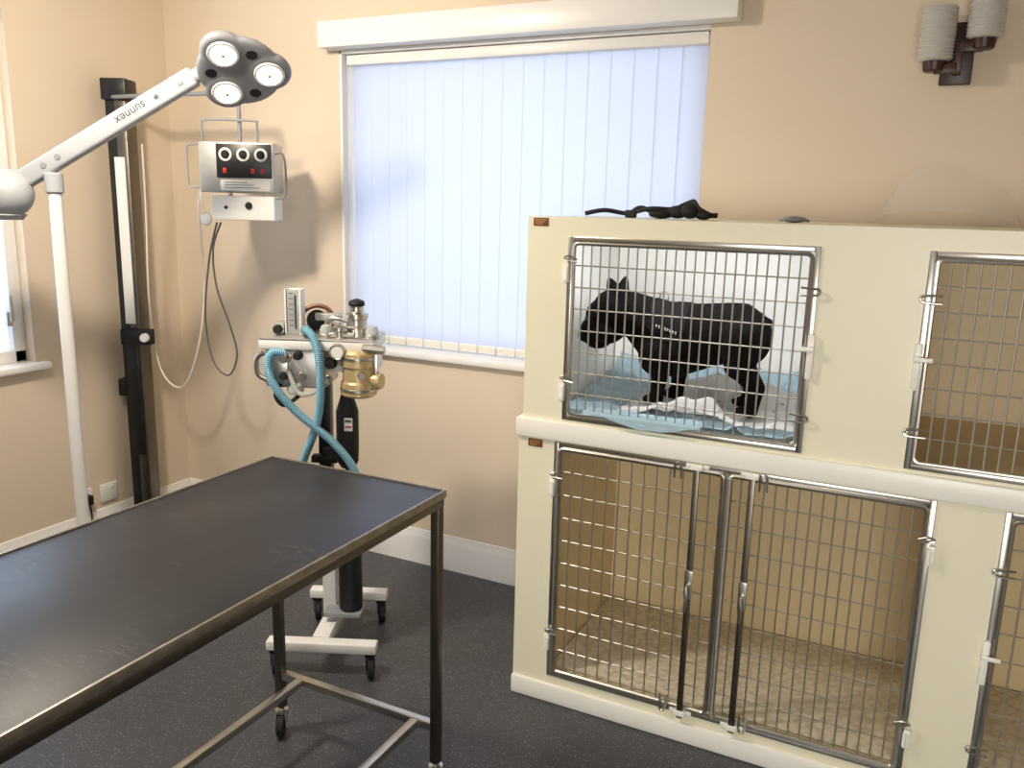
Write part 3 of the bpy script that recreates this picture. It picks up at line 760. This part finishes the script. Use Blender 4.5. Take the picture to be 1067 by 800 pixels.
for k in range(3): box(b,c,(.02,.0012,.004),Matrix((d,sd,-up)).transposed()@Matrix.Rotation(k*PI/3,3,'Y'))
obj('maker_mark',b,m_text,ar,True)
b=nb(); ball(b,BL,1,(.098,.085,.085)); cyl(b,BL+Vector((.0,0,-.09)),BL+Vector((0,0,-.07)),.05,.06,20,.004); obj('joint_housing',b,m_lamp,la,True)
b=nb(); cyl(b,PT+Vector((0,0,-.05)),PT+Vector((0,0,.02)),.03,.03,20,.005); obj('collar',b,m_lamp,la,True)
# head: one flat three-lobed housing
toC=(CAM-H); toC.z=0; toC.normalize()
al=math.radians(50); N=(toC*math.cos(al)+Vector((0,0,-math.sin(al)))).normalized()
hx=Vector((0,0,1)).cross(N).normalized()
if hx.dot(Rv)<0: hx=-hx
hy=N.cross(hx)
if hy.z<0: hy=-hy
def HL(a,c,n=0): return H+hx*a+hy*c+N*n
MH=Matrix((hx,hy,N)).transposed().to_4x4(); MH.translation=H
R1=.095
ang=[math.radians(a) for a in (122,5,242)]
t_=nb()
for a in ang:
    c=(R1*math.cos(a),R1*math.sin(a),0)
    lathe(t_,[(0,-.030),(.05,-.030),(.068,-.018),(.075,0),(.073,.012),(.064,.018),(0,.018)],c,(0,0,1),28)
lathe(t_,[(0,-.038),(.10,-.034),(.132,-.018),(.140,0),(.136,.012),(.12,.016),(0,.016)],(0,0,0),(0,0,1),36)
hb=voxel(t_,.0045,4); hb.transform(MH)
hd=obj('lamp_head',hb,m_lampd,la,True,ang=60)
for a in ang:
    am=a+PI/3
    c=Vector((.092*math.cos(am),.092*math.sin(am),0))
    b=nb(); lathe(b,[(0,.0175),(.018,.0175),(.021,.0145)],c,(0,0,1),20); b.transform(MH); obj('dark_recess',b,m_panel,hd,True)
for a in ang:
    c=Vector((R1*math.cos(a),R1*math.sin(a),0))
    b=nb(); lathe(b,[(.040,.018),(.042,.023),(.049,.023),(.053,.014)],c,(0,0,1),28); b.transform(MH); lr=obj('light_ring',b,m_white,hd,True)
    b=nb(); lathe(b,[(0,.024),(.03,.024),(.042,.021)],c,(0,0,1),28); b.transform(MH); obj('light_lens',b,m_led,lr,True)
    b=nb(); lathe(b,[(0,.029),(.006,.028),(.008,.023)],c,(0,0,1),12)
    for j in range(8):
        aa=2*PI*j/8; lathe(b,[(0,.028),(.0025,.027),(.0035,.023)],c+Vector((.024*math.cos(aa),.024*math.sin(aa),0)),(0,0,1),8)
    b.transform(MH); obj('light_beads',b,m_ledr,lr,True)
b=nb(); tube(b,crom([B+d*-.02,B+d*.03,HL(-.08,.03,-.04),HL(-.03,0,-.02)],8),.024,12); obj('neck',b,m_lamp,la,True)

# ------------------------------------------------------------ anaesthetic machine
ax,ay=-1.845,2.27; rzm=.42
an=thing('anaesthetic_machine','wheeled anaesthetic trolley with blue hoses and brass canister','medical trolley',(ax,ay,0),rzm)
def mzz(py): return onY(350,py,ay).z
def P_(px,py,dy=0.):
    w=onY(px,py,ay)
    c=FR[an].inverted()@CAM; l=FR[an].inverted()@w; dd=(l-c); s=(dy-c.y)/dd.y
    return c+dd*s
b=nb()
bx(b,-.165,.215,-.225,-.175,.085,.12,.006); bx(b,-.125,.175,.175,.225,.085,.12,.006)
bx(b,-.015,.045,-.18,.18,.087,.125,.005)
obj('base_frame',b,m_plast,an)
for x,y in ((-.14,-.2),(.19,-.2),(-.10,.2),(.15,.2)): castor(an,x,y,.09,.034,.3,False,m_rub,m_rub)
b=nb(); bx(b,-.018,.03,-.02,.03,.1,.62,.004); obj('column',b,m_plast,an)
b=nb(); bx(b,-.022,.022,-.015,.03,.6,1.10,.004); obj('upper_column',b,m_black,an)
zt=mzz(352)
pa=P_(281,357); pb_=P_(397,357)
b=nb(); bx(b,pa.x,pb_.x,-.12,.10,zt-.03,zt+.006,.008); tr_=obj('tray',b,m_plast,an)
b=nb(); bx(b,pa.x+.004,pb_.x-.004,-.1205,.1005,zt+.002,zt+.010,.003); obj('tray_top',b,m_alu,tr_)
b=nb(); bx(b,pa.x+.015,pa.x+.22,-.11,.07,zt-.16,zt-.028,.012); blk=obj('valve_block',b,m_alu,an)
b=nb(); bx(b,pa.x+.03,pa.x+.10,-.125,-.10,zt-.145,zt-.045,.006); obj('flow_panel',b,m_steel,blk)
b=nb(); bx(b,pa.x+.215,pb_.x-.01,-.06,.08,zt-.11,zt-.028,.008); obj('side_block',b,m_plast,an)
for q,rr,mm in (((297,372),.018,m_steel),((311,370),.014,m_rub),((297,391),.014,m_rub),((345,378),.018,m_rub),((342,395),.013,m_steel),((314,392),.014,m_steel)):
    p=P_(*q,-.115); b=nb(); lathe(b,[(0,.030),(rr*.8,.030),(rr,.020),(rr,.004),(rr*1.15,.003),(rr*1.15,0)],p,(0,-1,0),16); obj('knob',b,mm,blk)
b=nb(); zz=zt-.045; tube(b,crom([(pa.x+.01,-.10,zz),(pa.x-.012,-.10,zz-.02),(pa.x-.010,-.10,zz-.07),(pa.x+.02,-.10,zz-.09)],8),.009,10); obj('side_pipe',b,m_steel,blk)
p=P_(352,366,-.125)
b=nb(); lathe(b,[(0,.014),(.02,.014),(.024,.018),(.026,.014),(.026,0)],p,(0,-1,0),24); pg=obj('pressure_dial',b,m_steel,an)
b=nb(); lathe(b,[(0,.0155),(.02,.015)],p,(0,-1,0),24); obj('dial_face',b,m_white,pg)
p=P_(308,350,-.02); pz=P_(308,302,-.02)
b=nb(); bx(b,p.x-.022,p.x+.022,-.04,0,zt+.01,pz.z,.004); fl_=obj('flowmeter',b,m_clear,an)
b=nb()
for i in range(7): z=zt+.04+i*.018; bx(b,p.x-.014,p.x+.002,-.0415,-.0405,z,z+.002)
cyl(b,(p.x+.008,-.042,zt+.03),(p.x+.008,-.042,pz.z-.015),.003); obj('scale',b,m_text,fl_)
b=nb(); bx(b,p.x-.028,p.x+.028,.0,.006,zt+.01,pz.z+.004,.002);bx(b,p.x-.028,p.x-.022,-.045,.002,zt+.01,pz.z+.004,.002);bx(b,p.x+.022,p.x+.028,-.045,.002,zt+.01,pz.z+.004,.002); obj('flowmeter_case',b,m_plast,fl_)
b=nb(); bx(b,p.x-.065,p.x-.03,-.05,.03,zt+.01,zt+.05,.006); obj('flow_control',b,m_alu,an)
b=nb(); lathe(b,[(0,.026),(.012,.026),(.015,.018),(.015,0)],(p.x-.048,-.05,zt+.03),(0,-1,0),14); obj('flow_knob',b,m_rub,an)
p=P_(330,334,.05)
b=nb(); tube(b,[(p.x+.058*math.cos(2*PI*i/32),p.y+.02*math.sin(2*PI*i/32),p.z+.050*math.sin(2*PI*i/32)) for i in range(32)],.008,10,True)
obj('ring_gauge',b,m_copper,an)
b=nb(); lathe(b,[(0,.02),(.030,.02),(.036,.01),(.036,-.02),(0,-.025)],(p.x,p.y+.01,p.z),(0,-1,.3),24); cyl(b,(p.x,p.y+.01,zt),(p.x,p.y+.01,p.z-.03),.01); obj('gauge_body',b,m_rub,an)
p=P_(372,340,-.02)
b=nb(); lathe(b,[(0,0),(.042,0),(.042,.03),(.034,.036),(.034,.055),(.039,.06),(.039,.075),(.024,.082),(.024,.1),(.014,.105),(0,.106)],(p.x,-.02,zt+.01),(0,0,1),24); va=obj('vaporiser',b,m_steel,an)
b=nb(); lathe(b,[(0,0),(.026,0),(.028,.006),(.024,.016),(.008,.022),(0,.022)],(p.x,-.02,zt+.112),(0,0,1),20); obj('vaporiser_dial',b,m_rub,va)
b=nb(); tube(b,crom([(p.x-.034,-.02,zt+.06),(p.x-.075,-.03,zt+.07),(p.x-.10,-.03,zt+.05),(p.x-.1,-.03,zt+.01)],8),.009,10); obj('vaporiser_pipe',b,m_steel,va)
b=nb(); bx(b,-.04,.05,.04,.085,zt+.008,zt+.075,.006); obj('rear_regulator',b,m_alu,an)
for q in (388,340):
    p=P_(q,350,-.07)
    b=nb(); lathe(b,[(0,0),(.026,0),(.028,.012),(.024,.016),(0,.016)],(p.x,p.y,zt+.008),(0,0,1),18); dv=obj('dome_valve',b,m_steel,an)
    b=nb(); lathe(b,[(.022,0),(.021,.014),(.014,.026),(0,.030)],(p.x,p.y,zt+.024),(0,0,1),18); obj('clear_dome',b,m_clear,dv)
b=nb(); p=P_(388,350,-.06); cyl(b,(p.x-.02,-.125,zt-.015),(p.x+.055,-.125,zt-.02),.015,.015,14,.003); obj('outlet_port',b,m_steel,an)
b=nb(); p=P_(356,344,-.05); lathe(b,[(0,0),(.016,0),(.016,.02),(.024,.024),(.024,.036),(0,.04)],(p.x,-.08,zt+.01),(0,0,1),18); tube(b,[(p.x-.05,-.08,zt+.02),(p.x+.05,-.08,zt+.02)],.009,10); obj('relief_valve',b,m_steel,an)
p=P_(374,386,-.09); z0=P_(374,412,-.09).z; z1=zt-.025
b=nb(); h=z1-z0; R_=.060; lathe(b,[(0,0),(R_-.01,0),(R_,.008),(R_,h*.3),(R_-.006,h*.34),(R_-.006,h*.62),(R_,h*.66),(R_,h-.01),(R_-.01,h),(0,h)],(p.x,p.y,z0),(0,0,1),28); ab=obj('absorber_canister',b,m_brass,an)
for kk in (.12,.8):
    b=nb(); lathe(b,[(R_+.0005,0),(R_+.003,.002),(R_+.003,.010),(R_+.0005,.012)],(p.x,p.y,z0+h*kk),(0,0,1),28); obj('canister_band',b,m_steel,ab)
b=nb(); lathe(b,[(0,.014),(.012,.014),(.014,0)],(p.x+.02,p.y-.053,z0+h*.5),(0.3,-1,0),16); obj('canister_screw',b,m_steel,ab)
b=nb(); lathe(b,[(0,.034),(.026,.034),(.030,.022),(.030,0)],(p.x+.047,p.y-.01,z0+h*.35),(1,-.3,0),20); obj('canister_port',b,m_brass,ab)
b=nb(); bx(b,p.x+.053,p.x+.069,p.y-.03,p.y-.02,z0+h*.2,z0+h*.95,.003); obj('clamp_lever',b,m_steel,ab)
p=P_(362,440,-.06)
zz0=P_(362,486,-.06).z; zz1=P_(362,408,-.06).z
b=nb()
lathe(b,[(0,0),(.024,0),(.036,.02),(.038,.06),(.038,(zz1-zz0)*.75),(.024,(zz1-zz0)*.92),(.018,zz1-zz0),(0,zz1-zz0)],(p.x,-.06,zz0),(0,0,1),20); rb=obj('reservoir',b,m_rub,an)
b=nb(); box(b,(p.x+.012,-.0985,zz0+.16),(.028,.003,.045),None,.001); lb=obj('reservoir_label',b,m_plast,rb)
b=nb(); box(b,(p.x+.012,-.1003,zz0+.172),(.022,.001,.010),None); obj('label_print',b,m_green,lb)
b=nb(); box(b,(p.x+.012,-.1003,zz0+.152),(.022,.001,.006),None); obj('label_print',b,m_red,lb)
b=nb(); bx(b,-.04,.05,-.05,-.012,zz0+.005,zz0+.03,.004); obj('bracket',b,m_rub,an)
b=nb(); bx(b,.0,.1,-.045,.02,P_(375,470).z-.02,P_(375,470).z+.02,.004); obj('bracket',b,m_rub,an)
p=P_(367,560,.0)
b=nb(); lathe(b,[(0,0),(.036,0),(.042,.008),(.042,.44),(.035,.47),(.015,.49),(.012,.53),(0,.53)],(p.x,-.035,.16),(0,0,1),24); obj('gas_cylinder',b,m_black,an)
b=nb(); bx(b,.0,p.x+.045,-.085,.02,.145,.162,.003); obj('cylinder_shelf',b,m_lampd,an)
b=nb(); hose(b,[P_(318,343,-.12),P_(326,352,-.15),P_(332,372,-.16),P_(334,410,-.15),P_(329,445,-.12),P_(316,480,-.08),P_(312,500,-.06)],.0135)
obj('breathing_hose',b,m_blue,an)
b=nb(); hose(b,[P_(296,368,-.13),P_(283,368,-.15),P_(279,382,-.16),P_(288,405,-.16),P_(310,430,-.14),P_(342,456,-.12),P_(362,478,-.12),P_(372,495,-.12)],.0135)
obj('breathing_hose',b,m_blue,an)
b=nb(); tube(b,crom([P_(292,400,-.11),P_(287,412,-.13),P_(296,422,-.13),P_(312,412,-.12)],8),.007,8); obj('drain_tube',b,m_rub,an)
b=nb(); tube(b,crom([P_(318,345,-.05),P_(318,343,-.12)],4),.016,10); obj('hose_port',b,m_steel,an)
b=nb(); lathe(b,[(0,0),(.022,0),(.028,.012),(.026,.03),(.016,.036),(0,.036)],P_(308,404,-.11)+Vector((0,0,-.02)),(0,0,1),20); obj('clear_trap',b,m_clear,an)
b=nb(); tube(b,crom([P_(300,385,-.12),P_(312,410,-.14),P_(332,406,-.13),P_(345,392,-.12)],8),.008,8)
obj('clear_tube',b,m_clear,an)

# ------------------------------------------------------------ sockets
def socket(px,py,label):
    p=onX(px,py,XL+.01); r=thing('wall_socket',label,'socket',(XL,p.y,p.z),0,'wall sockets by the post')
    b=nb(); bx(b,XL,XL+.012,p.y-.045,p.y+.045,p.z-.043,p.z+.043,.004); obj('faceplate',b,m_plast,r,True)
    b=nb(); bx(b,XL+.012,XL+.016,p.y+.005,p.y+.02,p.z+.015,p.z+.03,.001); obj('switch',b,m_plast,r,True)
    return p
p=socket(114,512,'white wall socket beside the post, farther from the window')
p2=socket(88,520,'white wall socket with a black plug, nearer the window')
b=nb(); bx(b,XL+.013,XL+.05,p2.y-.02,p2.y+.02,p2.z-.025,p2.z+.02,.006); tube(b,crom([(XL+.045,p2.y,p2.z-.02),(XL+.05,p2.y,p2.z-.1),(XL+.03,p2.y-.02,p2.z-.3)],8),.004,8)
tag(obj('power_plug',b,m_rub),'black plug with lead in the wall socket nearer the window','plug')

# ------------------------------------------------------------ lights
def area(name,loc,aim,sx,sy,pw,col):
    l=bpy.data.lights.new(name,'AREA'); l.shape='RECTANGLE'; l.size=sx; l.size_y=sy; l.energy=pw; l.color=col
    o=bpy.data.objects.new(name,l); COL.objects.link(o); o.location=loc
    o.rotation_euler=(Vector(aim)-Vector(loc)).to_track_quat('-Z','Y').to_euler(); return o
area('daylight_back',(xm,YB+.6,(wz0+wz1)/2),(xm,YB,(wz0+wz1)/2),1.8,1.6,20,(.73,.82,1))
area('daylight_left',(XL-.5,(ly0+ly1)/2,(lz0+lz1)/2),(XL,(ly0+ly1)/2,(lz0+lz1)/2),1.3,1.3,48,(.75,.87,1))
area('ceiling_lamp_corner',(-2.15,1.25,2.5),(-2.45,2.5,.9),.2,.2,43,(1,.88,.72))
area('ceiling_fill',(-.9,.3,2.58),(-.9,.5,0),1.0,.6,4,(1,.93,.84))  # added weak overhead fill for the whole room
fl_l=area('front_fill_light',(.2,YF+.05,1.2),(-.1,2.3,.5),1.4,.9,25,(1,.96,.92)); fl_l.data.spread=math.radians(100)  # added fill behind the camera to brighten the kennels, no window there
area('kennel_fill_light',((lx0+lx1)/2,YC+.08,lzz-.02),((lx0+lx1)/2,YC+.32,lzz-.5),lx1-lx0,.03,3.8,(.93,.96,1))  # added light that brightens the upper kennel interior
w=bpy.data.worlds.new('world'); S.world=w; w.use_nodes=True
w.node_tree.nodes['Background'].inputs[0].default_value=(.7,.82,1,1); w.node_tree.nodes['Background'].inputs[1].default_value=.4
